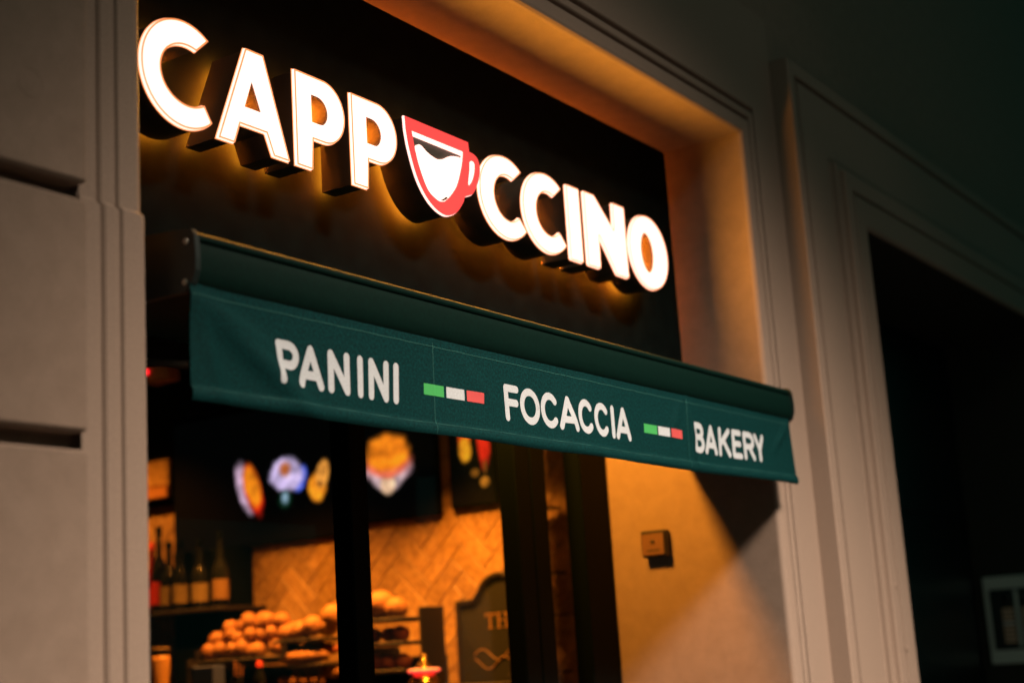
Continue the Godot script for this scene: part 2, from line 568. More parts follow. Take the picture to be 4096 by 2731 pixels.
func shopfront() -> void:
	var t := thing("shopfront", "dark metal framed glass shopfront and door under the green awning", "shopfront")
	var zf := -0.295
	var zb := -0.355
	var yt := 2.60
	for m in [[1.58, 1.66], [2.752, 2.822], [3.478, 3.555], [3.560, 3.640], [3.835, 3.996]]:
		box_obj("frame_post", Vector3(m[0], 0, zb), Vector3(m[1], yt, zf), M.frame_metal, t, 0.004)
	box_obj("head_rail", Vector3(1.58, yt + 0.001, zb), Vector3(3.996, yt + 0.08, zf), M.frame_metal, t, 0.004)
	box_obj("bottom_rail", Vector3(1.661, 0.0, zb), Vector3(2.751, 0.3, zf - 0.003), M.frame_metal, t, 0.004)
	for p in [[1.661, 2.751], [2.823, 3.477], [3.641, 3.834]]:
		box_obj("glass_pane", Vector3(p[0], 0.302, -0.3545), Vector3(p[1], yt - 0.002, -0.3505), M.pane_glass, t)
	# porch ceiling behind the sign panel, with a small downlight that lights the right jamb
	st_box("porch_ceiling", Vector3(1.579, 2.66, -0.354), Vector3(3.999, 2.70, -0.034), M.shop_plaster)
	var d := thing("porch_downlight", "small warm downlight in the porch ceiling behind the sign", "lamp", Vector3(3.28, 2.66, -0.20))
	var st := new_st(true)
	lathe(st, [[0.05, -0.012], [0.05, -0.001]], 20)
	obj("trim_ring", st, M.steel, d)
	st = new_st(true)
	blob(st, Vector3(0, -0.055, 0), Vector3(0.028, 0.03, 0.028), 0.0, 1)
	obj("bulb", st, glow("porch_bulb", 1.0, 0.45, 0.08, 4.0), d)
	var l := SpotLight3D.new()
	l.name = "porch_downlight_light"
	l.spot_angle = 44.0
	l.spot_angle_attenuation = 0.45
	l.light_color = lin(1.0, 0.36, 0.03)
	l.light_energy = 3.4
	l.light_size = 0.06
	l.spot_range = 8.0
	l.spot_attenuation = 2.0
	l.shadow_enabled = true
	d.add_child(l)
	l.basis = Basis.looking_at(Vector3(0.66, -0.75, 0.02))
	l.position = Vector3(0, -0.055, 0)

func st_box(called: String, lo: Vector3, hi: Vector3, m: Material, bev := 0.0) -> MeshInstance3D:
	var st := new_st()
	box(st, lo, hi, bev)
	return struct(called, st, m)

func pendant(at: Vector3, energy: float, label: String) -> void:
	var d := thing("pendant_lamp", label, "lamp", at, "pendant lamps inside the cafe")
	var st := new_st(true)
	lathe(st, [[0.10, -0.03], [0.09, 0.01], [0.04, 0.05], [0.012, 0.055], [0.006, 0.06], [0.006, 3.05 - at.y], [0.0, 3.05 - at.y]], 18)
	obj("lamp_shade", st, M.brass, d)
	st = new_st(true)
	blob(st, Vector3(0, -0.02, 0), Vector3(0.035, 0.04, 0.035), 0.0, 1)
	obj("bulb", st, M.room_bulb, d)
	var l := SpotLight3D.new()
	l.name = "pendant_lamp_light"
	l.spot_angle = 54.0
	l.spot_angle_attenuation = 0.7
	l.rotation.x = -PI / 2
	l.light_color = lin(1.0, 0.31, 0.03)
	l.light_energy = energy
	l.light_size = 0.035
	l.spot_range = 9.0
	l.spot_attenuation = 2.0
	l.shadow_enabled = true
	d.add_child(l)
	l.position = Vector3(0, -0.07, 0)

func interior() -> void:
	glow("room_bulb", 1.0, 0.45, 0.09, 6.0)
	# shell of the room
	st_box("shop_floor", Vector3(0.6, -0.12, -5.2), Vector3(4.8, -0.002, -0.36), M.shop_floor)
	st_box("shop_ceiling", Vector3(0.6, 3.05, -5.2), Vector3(4.8, 3.2, -0.362), M.black_paint)
	st_box("back_wall", Vector3(0.6, 0, -5.35), Vector3(4.8, 3.05, -5.2), M.shop_plaster)
	st_box("left_wall", Vector3(0.45, 0, -5.2), Vector3(0.6, 3.05, -0.362), M.shop_plaster)
	var w := st_box("tiled_wall", Vector3(4.556, 0, -5.2), Vector3(4.8, 3.05, -0.362), M.grout)
	# herringbone tiles, each a piece of its own
	rng.seed = 5
	var a := 0.205
	var b := 0.0683
	var meshes := []
	for v in 4:
		var st := new_st()
		box(st, Vector3(-0.006, -b / 2 + 0.0013, -a / 2 + 0.0013), Vector3(0.006, b / 2 - 0.0013, a / 2 - 0.0013), 0.002)
		meshes.append(finish(st))
	for i in range(-20, 21):
		for j in range(-16, 17):
			for k in 2:
				# herringbone lattice in tile space: L shapes of one lying and one standing tile
				var p := Vector2(i * b + j * a, i * b - j * a)
				var c := p + (Vector2(a / 2, b / 2) if k == 0 else Vector2(b / 2, b + a / 2))
				var q := c.rotated(PI / 4) + Vector2(-1.7, 1.95)     # (z, y)
				if q.x < -3.1 or q.x > -0.55 or q.y < 1.38 or q.y > 2.52:
					continue
				var o := put("tile", meshes[rng.randi() % 4], M["tile_%d" % (rng.randi() % 4)], w)
				var turn := PI / 4 + (0.0 if k == 0 else PI / 2)
				o.transform = Transform3D(Basis(Vector3.RIGHT, -turn) * Basis(Vector3.UP, rng.randf_range(-0.008, 0.008)), Vector3(4.5545 + rng.randf_range(-0.0012, 0.0012), q.y, q.x))
	pendant(Vector3(4.08, 2.66, -1.12), 4.4, "brass pendant lamp nearest to the street inside the cafe")
	pendant(Vector3(3.95, 2.74, -1.92), 3.9, "brass pendant lamp over the bread shelf")
	pendant(Vector3(4.05, 2.98, -2.9), 2.2, "brass pendant lamp over the bottles at the rear")
	screens()
	bread()
	bottles()
	chalkboard()
	counter_things()

# ---- pictures on the menu screens, painted as soft ellipses
func paint(im: Image, cx: float, cy: float, rx: float, ry: float, turn: float, c: Color, soft := 0.25, key := 0) -> void:
	var W := im.get_width()
	var H := im.get_height()
	var n := FastNoiseLite.new()
	n.seed = key
	n.frequency = 0.05
	var reach := maxf(rx, ry) * 1.2
	for y in range(maxi(0, int(cy - reach)), mini(H, int(cy + reach) + 1)):
		for x in range(maxi(0, int(cx - reach)), mini(W, int(cx + reach) + 1)):
			var d := Vector2(x - cx, y - cy).rotated(-turn)
			var r := Vector2(d.x / rx, d.y / ry).length() + 0.12 * n.get_noise_2d(x, y)
			var t := clampf((1.0 - r) / soft, 0.0, 1.0)
			if t > 0.0:
				var v := 1.0 + 0.45 * n.get_noise_2d(x * 0.8 + 40, y * 0.8)
				im.set_pixel(x, y, im.get_pixel(x, y).lerp(Color(c.r * v, c.g * v, c.b * v), t))

func screen(called: String, label: String, z0: float, z1: float, y0: float, y1: float, im: Image, energy: float) -> void:
	var t := thing(called, label, "screen", Vector3(4.52, y0, (z0 + z1) / 2))
	var h := (z1 - z0) / 2
	box_obj("housing", Vector3(0.0, 0.0, -h), Vector3(0.025, y1 - y0, h), M.black_paint, t, 0.004)
	var st := new_st()
	var e := 0.012
	var p := [Vector3(-0.0015, e, -h + e), Vector3(-0.0015, e, h - e), Vector3(-0.0015, y1 - y0 - e, h - e), Vector3(-0.0015, y1 - y0 - e, -h + e)]
	var uv := [Vector2(0, 1), Vector2(1, 1), Vector2(1, 0), Vector2(0, 0)]
	for i in [0, 2, 1, 0, 3, 2]:
		st.set_uv(uv[i])
		st.add_vertex(p[i])
	var m := mat(called + "_picture", Color(0.05, 0.05, 0.05), 0.6)
	m.metallic_specular = 0.1
	m.emission_enabled = true
	m.emission = Color.BLACK
	m.emission_texture = ImageTexture.create_from_image(im)
	m.emission_energy_multiplier = energy
	obj("display", st, m, t)

func screens() -> void:
	# wide screen: roll, cup and croissant. 1 pixel = 4 mm; left edge z = -2.76, top y = 2.66
	var im := Image.create(280, 150, false, Image.FORMAT_RGB8)
	im.fill(Color(0.004, 0.010, 0.010))
	var X := func(z: float) -> float: return (z + 2.76) / 0.00343
	var Y := func(y: float) -> float: return (2.66 - y) / 0.00383
	paint(im, X.call(-2.335), Y.call(2.330), 16, 37, -0.36, Color(0.75, 0.62, 0.72), 0.3, 1)
	paint(im, X.call(-2.29), Y.call(2.315), 16, 36, -0.34, Color(0.75, 0.10, 0.05), 0.3, 2)
	paint(im, X.call(-2.295), Y.call(2.335), 15, 32, -0.34, Color(0.98, 0.55, 0.10), 0.4, 3)
	paint(im, X.call(-2.02), Y.call(2.335), 11, 17, 0.5, Color(0.30, 0.40, 0.95), 0.3, 4)
	paint(im, X.call(-2.10), Y.call(2.36), 31, 22, 0.1, Color(0.80, 0.72, 0.90), 0.25, 5)
	paint(im, X.call(-2.105), Y.call(2.385), 12, 10, 0.1, Color(0.80, 0.42, 0.20), 0.6, 6)
	paint(im, X.call(-2.11), Y.call(2.255), 14, 13, 0.0, Color(0.03, 0.14, 0.08), 0.4, 7)
	paint(im, X.call(-2.11), Y.call(2.262), 8, 9, 0.0, Color(0.45, 0.55, 0.62), 0.5, 8)
	paint(im, X.call(-1.93), Y.call(2.29), 17, 19, 0.2, Color(0.95, 0.55, 0.12), 0.3, 9)
	paint(im, X.call(-1.90), Y.call(2.34), 12, 19, 0.3, Color(0.95, 0.62, 0.25), 0.3, 10)
	paint(im, X.call(-1.915), Y.call(2.30), 4, 5, 0.3, Color(0.25, 0.10, 0.02), 0.8, 11)
	screen("menu_screen", "wide black menu screen showing a filled roll, a cup and a croissant", -2.76, -1.80, 2.085, 2.66, im, 1.0)
	# second screen: toasted sandwich
	im = Image.create(84, 150, false, Image.FORMAT_RGB8)
	im.fill(Color(0.004, 0.010, 0.010))
	X = func(z: float) -> float: return (z + 1.78) / 0.0053
	Y = func(y: float) -> float: return (2.70 - y) / 0.00388
	for s in [[-1.572, 2.315, 26, 12, 0.0, Color(0.80, 0.62, 0.66)], [-1.575, 2.285, 17, 12, 0.0, Color(0.85, 0.72, 0.74)], [-1.578, 2.255, 8, 9, 0.0, Color(0.92, 0.75, 0.60)], [-1.57, 2.345, 24, 13, 0.0, Color(0.90, 0.40, 0.28)], [-1.585, 2.325, 12, 7, 0.2, Color(0.95, 0.45, 0.35)], [-1.574, 2.385, 24, 16, 0.15, Color(0.98, 0.52, 0.10)]]:
		paint(im, X.call(s[0]), Y.call(s[1]), s[2] * 1.05, s[3] * 1.42, s[4], s[5], 0.28, int(s[1] * 1000))
	screen("menu_screen", "black menu screen showing a toasted sandwich", -1.78, -1.335, 2.118, 2.70, im, 1.0)
	# poster of drinks
	im = Image.create(64, 150, false, Image.FORMAT_RGB8)
	im.fill(Color(0.012, 0.022, 0.012))
	X = func(z: float) -> float: return (z + 1.28) / 0.0033
	Y = func(y: float) -> float: return (2.66 - y) / 0.00352
	for s in [[-1.205, 2.42, 12, 34, 0.05, Color(0.95, 0.30, 0.08)], [-1.205, 2.345, 12, 17, 0.05, Color(0.95, 0.60, 0.12)], [-1.106, 2.38, 12, 38, 0.0, Color(0.95, 0.16, 0.08)], [-1.106, 2.27, 3, 10, 0.0, Color(0.45, 0.26, 0.08)], [-1.16, 2.25, 8, 6, 0.0, Color(0.50, 0.30, 0.08)], [-1.11, 2.21, 9, 7, 0.0, Color(0.75, 0.45, 0.12)]]:
		paint(im, X.call(s[0]), Y.call(s[1]), s[2], s[3], s[4], s[5], 0.3, int(s[1] * 1000))
	screen("drinks_screen", "narrow dark screen showing two red and orange drinks", -1.280, -1.070, 2.132, 2.66, im, 0.8)
	# black panelling above the screens
	for q in [[-3.4, -2.77, 2.31], [-2.768, -1.80, 2.665], [-1.78, -1.332, 2.705], [-1.283, -0.5, 2.665]]:
		tag(box_obj("wall_panel", Vector3(4.525, q[2], q[0]), Vector3(4.552, 3.045, q[1]), M.black_paint, self, 0.003), {-3.4: "black wall panel behind the small amber board", -2.768: "black wall panel above the wide menu screen", -1.78: "black wall panel above the sandwich screen", -1.283: "black wall panel above the drinks screen"}[q[0]], "wall panel")
	# small warm board at the far left and the dark column beside it
	var t := thing("menu_board", "small amber board hung on the wall above the bottles", "board", Vector3(4.50, 2.34, -2.88))
	box_obj("panel", Vector3(0, 0.055, -0.11), Vector3(0.02, 0.165, 0.11), M.tile_2, t, 0.003)
	box_obj("ledge", Vector3(-0.01, 0.0, -0.11), Vector3(0.02, 0.048, 0.11), M.bread_1, t, 0.003)
	tag(box_obj("wall_cabinet", Vector3(4.36, 1.30, -2.60), Vector3(4.548, 2.08, -2.325), M.black_paint, self, 0.004), "tall black wall cabinet between the bottles and the tiles", "cabinet")

func bread() -> void:
	rng.seed = 77
	var meshes := []
	for v in 5:
		var st := new_st(true)
		blob(st, Vector3.ZERO, Vector3(0.031, 0.028, 0.031) * rng.randf_range(0.92, 1.1), 0.16, v + 3)
		meshes.append(finish(st))
	# black bread rack: two bays of shelves
	var r := thing("bread_rack", "black rack whose shelves carry rolls and loaves by the tiled wall", "rack", Vector3(4.25, 0, -1.95))
	for s in [[-0.36, 0.10, 1.622], [0.075, 0.32, 1.690], [0.075, 0.32, 1.598], [0.075, 0.32, 1.512], [0.50, 0.695, 1.738], [0.50, 0.695, 1.655], [0.50, 0.695, 1.560]]:
		box_obj("shelf", Vector3(-0.09, s[2] - 0.014, s[0]), Vector3(0.14, s[2], s[1]), M.shelf_wood, r, 0.003)
	for z in [[-0.375, -0.362], [0.488, 0.499]]:
		box_obj("side_panel", Vector3(-0.09, 0.0, z[0]), Vector3(0.14, 1.64, z[1]), M.shelf_wood, r, 0.003)
	box_obj("side_panel", Vector3(0.0, 0.0, 0.696), Vector3(0.14, 1.772, 0.708), M.shelf_wood, r, 0.003)
	box_obj("back_panel", Vector3(0.141, 0.0, -0.375), Vector3(0.150, 1.60, 0.708), M.shelf_wood, r, 0.002)
	# basket of the big pile
	var k := thing("bread_basket", "dark basket heaped with round bread rolls", "basket", Vector3(4.24, 1.622, -2.03))
	box_obj("base", Vector3(-0.10, 0.0, -0.225), Vector3(0.10, 0.012, 0.225), M.shelf_wood, k, 0.003)
	for z in [[-0.225, -0.217], [0.217, 0.225]]:
		box_obj("side", Vector3(-0.10, 0.0125, z[0]), Vector3(0.10, 0.05, z[1]), M.shelf_wood, k, 0.002)
	var spots := []
	for lay in [[8, -0.055, 0.012], [8, 0.0, 0.030], [7, -0.030, 0.066], [7, 0.025, 0.078], [6, -0.012, 0.104], [4, 0.030, 0.118]]:
		for i in lay[0]:
			spots.append([(i - (lay[0] - 1) * 0.5) * 0.0555 + 0.008 * lay[2] * 10.0, lay[2] + 0.03, lay[1]])
	var nth := ["first", "second", "third", "fourth", "fifth", "sixth", "seventh", "eighth"]
	var count := {}
	for s in spots:
		var o := put("bread_roll", meshes[rng.randi() % 5], M["bread_%d" % (rng.randi() % 2)])
		o.position = Vector3(4.24 + s[2] + rng.randf_range(-0.008, 0.008), 1.622 + s[1] + rng.randf_range(-0.008, 0.012), -2.03 + s[0] + rng.randf_range(-0.018, 0.018))
		o.rotation = Vector3(rng.randf_range(-0.5, 0.5), rng.randf() * TAU, rng.randf_range(-0.5, 0.5))
		o.scale = Vector3.ONE * rng.randf_range(0.9, 1.12)
		var row: String = ("bottom" if s[1] < 0.07 else "second" if s[1] < 0.12 else "third" if s[1] < 0.16 else "topmost") + (" front" if s[2] < -0.01 else " rear") + " row"
		count[row] = count.get(row, -1) + 1
		tag(o, "round golden roll, %s from the left in the %s of the basket heap" % [nth[count[row]], row], "bread roll", "round rolls heaped in the basket")
	var big := 0
	for s in [[0.105, 0.026], [0.165, 0.030], [0.225, 0.045], [0.275, 0.04], [0.30, 0.075]]:
		var o := put("bread_roll", meshes[rng.randi() % 5], M.bread_0)
		o.scale = Vector3.ONE * 1.4
		o.position = Vector3(4.23 + rng.randf_range(-0.03, 0.02), 1.690 + s[1], -1.95 + s[0])
		tag(o, "large pale roll, %s from the left on the shelf right of the basket" % nth[big], "bread roll", "large rolls on the top shelf")
		big += 1
	for z in [0.11, 0.163, 0.216, 0.269]:
		for f in 2:
			var o := put("bread_roll", meshes[rng.randi() % 5], M["bread_%d" % (rng.randi() % 2)])
			o.scale = Vector3.ONE * 0.9
			o.position = Vector3(4.19 + 0.06 * f, 1.512 + 0.024 + 0.03 * f, -1.95 + z + 0.02 * f)
			tag(o, "small roll, %s from the left in the %s row of the lowest shelf" % [nth[int((z - 0.10) / 0.05)], ["front", "rear"][f]], "bread roll", "small rolls on the lowest shelf")
	# long loaves on the middle shelf
	for f in 2:
		var st := new_st(true)
		blob(st, Vector3.ZERO, Vector3(0.035, 0.028, 0.135), 0.14, 40 + f, 0.0, 14, 10)
		var o := obj("loaf", st, M.bread_0 if f == 0 else M.dark_crust)
		o.position = Vector3(4.19 + 0.07 * f, 1.598 + 0.027 + 0.022 * f, -1.95 + 0.195)
		tag(o, "long pale loaf lying at the front of the middle shelf" if f == 0 else "long dark red crusted loaf behind the pale loaf", "loaf")
	# rolls in the bay right of the mullion
	for s in [[0.485, 0.036, 1.6], [0.530, 0.05, 1.6], [0.60, 0.032, 1.25]]:
		var o := put("bread_roll", meshes[rng.randi() % 5], M.bread_0)
		o.scale = Vector3.ONE * s[2]
		o.position = Vector3(4.22, 1.738 + s[1], -1.95 + s[0] + 0.02)
		tag(o, "%s roll on top of the rack right of the door post" % {0.485: "large left", 0.530: "large raised middle", 0.60: "smaller right"}[s[0]], "bread roll", "large rolls on top of the rack")
	for sh in [1.655, 1.560]:
		for z in [0.52, 0.575, 0.635]:
			var o := put("dark_roll", meshes[rng.randi() % 5], M.dark_crust)
			o.scale = Vector3.ONE * 1.05
			o.position = Vector3(4.22 + rng.randf_range(-0.02, 0.02), sh + 0.026, -1.95 + z)
			tag(o, "dark crusted roll, %s from the left on the %s shelf right of the door post" % [nth[int((z - 0.5) / 0.055)], "upper" if sh > 1.6 else "lower"], "bread roll", "dark rolls on the right-hand shelves")

func bottle(at: Vector3, h: float, r: float, glass: Material, paper: Material, label: String, capm: Material) -> void:
	var t := thing("bottle", label, "bottle", at, "bottles on the shelf at the rear")
	var st := new_st(true)
	lathe(st, [[0.0, 0.0], [r, 0.002], [r, h * 0.47], [r * 0.85, h * 0.55], [r * 0.36, h * 0.66], [r * 0.32, h * 0.93]], 18)
	obj("glass_body", st, glass, t)
	st = new_st(true)
	lathe(st, [[r * 1.02, h * 0.10], [r * 1.02, h * 0.36]], 18)
	obj("paper_label", st, paper, t)
	st = new_st(true)
	lathe(st, [[r * 0.40, h * 0.90], [r * 0.40, h], [0.0, h]], 14)
	obj("cap", st, capm, t)

func bottles() -> void:
	tag(box_obj("bottle_shelf", Vector3(4.30, 1.828, -3.05), Vector3(4.552, 1.842, -2.262), M.shelf_wood, self, 0.002), "dark wall shelf that carries the row of bottles", "shelf")
	bottle(Vector3(4.42, 1.842, -2.79), 0.30, 0.034, M.bottle_red, M.label_red, "dark red bottle at the left end of the shelf", M.label_red)
	bottle(Vector3(4.40, 1.842, -2.725), 0.36, 0.034, M.bottle_dark, M.label_red, "tall dark bottle with a bright red label", M.black_paint)
	bottle(Vector3(4.38, 1.842, -2.645), 0.29, 0.036, M.bottle_dark, M.label_cream, "dark bottle with a wide cream label", M.black_paint)
	bottle(Vector3(4.34, 1.842, -2.535), 0.29, 0.030, M.bottle_dark, M.label_cream, "slim dark bottle with a narrow cream label", M.black_paint)
	bottle(Vector3(4.34, 1.842, -2.425), 0.28, 0.034, M.bottle_dark, M.label_cream, "dark bottle with a tan label in front of the cabinet", M.black_paint)
	bottle(Vector3(4.34, 1.842, -2.31), 0.30, 0.033, M.bottle_dark, M.label_brown, "dark bottle with a brown label at the right end of the shelf", M.black_paint)

func chalkboard() -> void:
	# dark sign with a curved top, lettered in gold
	var t := thing("chalkboard_sign", "dark green sign board with rounded top and faded gold lettering", "sign", Vector3(4.40, 0.95, -0.99))
	var outer := PackedVector2Array()
	outer.append(Vector2(-0.2, 0.0)); outer.append(Vector2(0.2, 0.0)); outer.append(Vector2(0.2, 0.835))
	for i in 13:
		var a := PI * i / 12
		outer.append(Vector2(cos(a) * 0.105 , 0.84 + sin(a) * 0.085) if i > 0 and i < 12 else Vector2(0.2 * cos(a) * 0.62, 0.838))
	outer.append(Vector2(-0.2, 0.835))
	var hold := Node3D.new()
	hold.name = "board"
	t.add_child(hold)
	hold.rotation.y = -PI / 2      # drawn in (z, y), facing -x
	var st := new_st()
	prism(st, outer, [inset(ccw(outer), 0.016)], -0.01, 0.016, 0.003)
	obj("frame", st, M.shelf_wood, hold)
	st = new_st()
	prism(st, inset(ccw(outer), 0.0155), [], -0.009, 0.006)
	obj("face", st, mat("chalk_green", lin(0.005, 0.008, 0.004), 0.8), hold)
	var gold := mat("gold_paint", lin(0.30, 0.17, 0.05), 0.6)
	for w in [["THE", 0.075, 0.755, 0.0]]:
		var tm := TextMesh.new()
		tm.text = w[0]
		tm.depth = 0.002
		tm.pixel_size = 0.001
		tm.font_size = int(w[1] * 1000)
		var f := SystemFont.new()
		f.font_names = PackedStringArray(["Droid Serif"])
		tm.font = f
		var o := put("lettering", tm, gold, hold)
		o.position = Vector3(w[3], w[2], 0.0072)
	st = new_st()
	for k in 2:
		for i in 24:
			var p0 := Vector3(-0.13 + 0.011 * i, 0.64 + 0.02 * sin(i * 0.5 + k * 2.0) - 0.03 * k, 0.0078)
			var p1 := Vector3(-0.13 + 0.011 * (i + 1), 0.64 + 0.02 * sin((i + 1) * 0.5 + k * 2.0) - 0.03 * k, 0.0078)
			tube(st, p0, p1, 0.0018, 5)
	obj("scroll", st, gold, hold)

func counter_things() -> void:
	tag(box_obj("bar_counter", Vector3(3.86, 0.0, -2.6), Vector3(4.14, 1.50, -0.72), M.shelf_wood, self, 0.006), "dark bar counter below the bread and the glasses", "counter")
	# tall glass of milky coffee, left
	var t := thing("latte_glass", "tall glass of milky coffee with a pale foam top", "glass", Vector3(4.0, 1.50, -2.295))
	var st := new_st(true)
	lathe(st, [[0.0, 0.0], [0.026, 0.0], [0.027, 0.02], [0.036, 0.145], [0.034, 0.16], [0.0, 0.165]], 18)
	obj("drink", st, M.latte, t)
	st = new_st(true)
	lathe(st, [[0.030, 0.178], [0.034, 0.18], [0.034, 0.192], [0.0, 0.193]], 18)
	obj("lid", st, M.label_cream, t)
	tag(box_obj("blue_carton", Vector3(3.97, 1.50, -2.10), Vector3(4.03, 1.612, -1.99), M.blue_box, self, 0.003), "small blue carton standing on the bar counter", "carton")
	t = thing("straw_jar", "small jar with straws on the bar counter", "jar", Vector3(4.0, 1.50, -1.90))
	st = new_st(true)
	lathe(st, [[0.0, 0.0], [0.022, 0.0], [0.024, 0.07]], 14)
	obj("jar_body", st, M.bottle_dark, t)
	for i in 3:
		st = new_st()
		tube(st, Vector3(0, 0.02, -0.01 + 0.01 * i), Vector3(0.01, 0.125 - 0.01 * i, -0.02 + 0.02 * i), 0.003, 6)
		obj("straw", st, M.bread_1, t)
	t = thing("sauce_bottle", "small sauce bottle with a red cap on the bar counter", "bottle", Vector3(4.0, 1.50, -1.79))
	st = new_st(true)
	lathe(st, [[0.0, 0.0], [0.020, 0.001], [0.021, 0.06], [0.010, 0.09], [0.010, 0.10]], 14)
	obj("bottle_body", st, M.bottle_dark, t)
	st = new_st(true)
	lathe(st, [[0.012, 0.098], [0.010, 0.118], [0.0, 0.12]], 12)
	obj("cap", st, M.label_red, t)
	# coffee grinder with a red ring of light
	t = thing("coffee_grinder", "brass topped coffee grinder with a glowing red ring", "grinder", Vector3(4.0, 1.50, -1.05))
	st = new_st(true)
	lathe(st, [[0.0, 0.0], [0.055, 0.0], [0.052, 0.02], [0.040, 0.035], [0.036, 0.045]], 20)
	obj("body", st, M.brass, t)
	st = new_st(true)
	lathe(st, [[0.050, 0.046], [0.056, 0.052], [0.050, 0.058], [0.030, 0.060]], 20)
	obj("light_ring", st, glow("red_ring", 1.0, 0.03, 0.05, 1.3), t)
	st = new_st(true)
	lathe(st, [[0.028, 0.061], [0.022, 0.075], [0.012, 0.085], [0.012, 0.105], [0.0, 0.108]], 20)
	obj("hopper", st, M.brass, t)
	# red standby light near the ceiling
	t = thing("air_curtain", "brown ceiling box with a round red indicator light", "box", Vector3(4.30, 2.80, -2.61))
	box_obj("case", Vector3(0, 0, -0.07), Vector3(0.06, 0.075, 0.07), M.bread_2, t, 0.006)
	st = new_st(true)
	blob(st, Vector3(-0.006, 0.05, -0.062), Vector3(0.006, 0.011, 0.011), 0.0, 1)
	obj("indicator_light", st, glow("red_led", 1.0, 0.01, 0.02, 3.0), t)
	# glass rack seen through the narrow pane
	t = thing("glass_shelf_unit", "slim brass edged shelf unit with glasses beside the door frame", "shelf", Vector3(4.42, 0, -0.86))
	for y in [1.52, 1.715, 1.86, 2.09]:
		box_obj("shelf", Vector3(-0.06, y - 0.008, -0.10), Vector3(0.10, y, 0.07), M.shelf_wood, t, 0.002)
	for q in [[2.09, -0.03], [1.86, -0.02], [1.86, 0.025], [1.715, 0.0], [1.52, -0.02]]:
		st = new_st(true)
		lathe(st, [[0.0, 0.0], [0.018, 0.001], [0.004, 0.01], [0.004, 0.04], [0.02, 0.06], [0.022, 0.09], [0.019, 0.11]], 16, Vector3(0.0, q[0], q[1]))
		obj("goblet", st, M.brass, t)

# ------------------------------------------------------------------ the illuminated sign
func arc(c: Vector2, r: Vector2, a0: float, a1: float, n := 28) -> PackedVector2Array:
	var p := PackedVector2Array()
	for i in n + 1:
		var a := deg_to_rad(lerpf(a0, a1, float(i) / n))
		p.append(c + Vector2(cos(a) * r.x, sin(a) * r.y))
	return p

func smooth(p: Array, n := 6) -> PackedVector2Array:   # open Catmull-Rom curve through the points
	var r := PackedVector2Array()
	for i in p.size() - 1:
		var a: Vector2 = p[maxi(i - 1, 0)]
		var d: Vector2 = p[mini(i + 2, p.size() - 1)]
		for k in n:
			r.append((p[i] as Vector2).cubic_interpolate(p[i + 1], a, d, float(k) / n))
	r.append(p[p.size() - 1])
	return r

func shape_c(dx: float, wide: bool) -> PackedVector2Array:
	var p := PackedVector2Array()
	if not wide:
		p = arc(Vector2(1.839 + dx, 2.680), Vector2(0.105, 0.105), 53, 311, 44)
		p.append_array(arc(Vector2(1.848 + dx, 2.679), Vector2(0.067, 0.059), 307, 70, 36))
	else:
		p = arc(Vector2(2.903 + dx, 2.679), Vector2(0.113, 0.105), 50, 318, 44)
		p.append_array(arc(Vector2(2.912 + dx, 2.679), Vector2(0.061, 0.058), 316, 64, 36))
	return p

func poly(v: Array) -> PackedVector2Array:
	var p := PackedVector2Array()
	for i in range(0, v.size(), 2):
		p.append(Vector2(v[i], v[i + 1]))
	return p

func shape_p(dx: float) -> Array:
	var p := poly([2.144, 2.579, 2.191, 2.579, 2.196, 2.646])
	p.append_array(arc(Vector2(2.231, 2.7145), Vector2(0.067, 0.0685), -88, 88, 24))
	p.append(Vector2(2.144, 2.783))
	var h := poly([2.195, 2.683])
	h.append_array(arc(Vector2(2.220, 2.7145), Vector2(0.0315, 0.0315), -88, 88, 14))
	h.append(Vector2(2.195, 2.746))
	var s := Transform2D(0.0, Vector2(dx, 0))
	return [s * p, [s * h]]

func round_corners(p: PackedVector2Array, r := 0.006) -> PackedVector2Array:
	var out := PackedVector2Array()
	for i in p.size():
		var a := p[(i + p.size() - 1) % p.size()]
		var b := p[i]
		var c := p[(i + 1) % p.size()]
		var d := minf(r, minf(a.distance_to(b), b.distance_to(c)) * 0.4)
		var s := b + (a - b).normalized() * d
		var e := b + (c - b).normalized() * d
		for k in 4:
			var t := k / 3.0
			out.append(s.lerp(b, t).lerp(b.lerp(e, t), t))
	return out

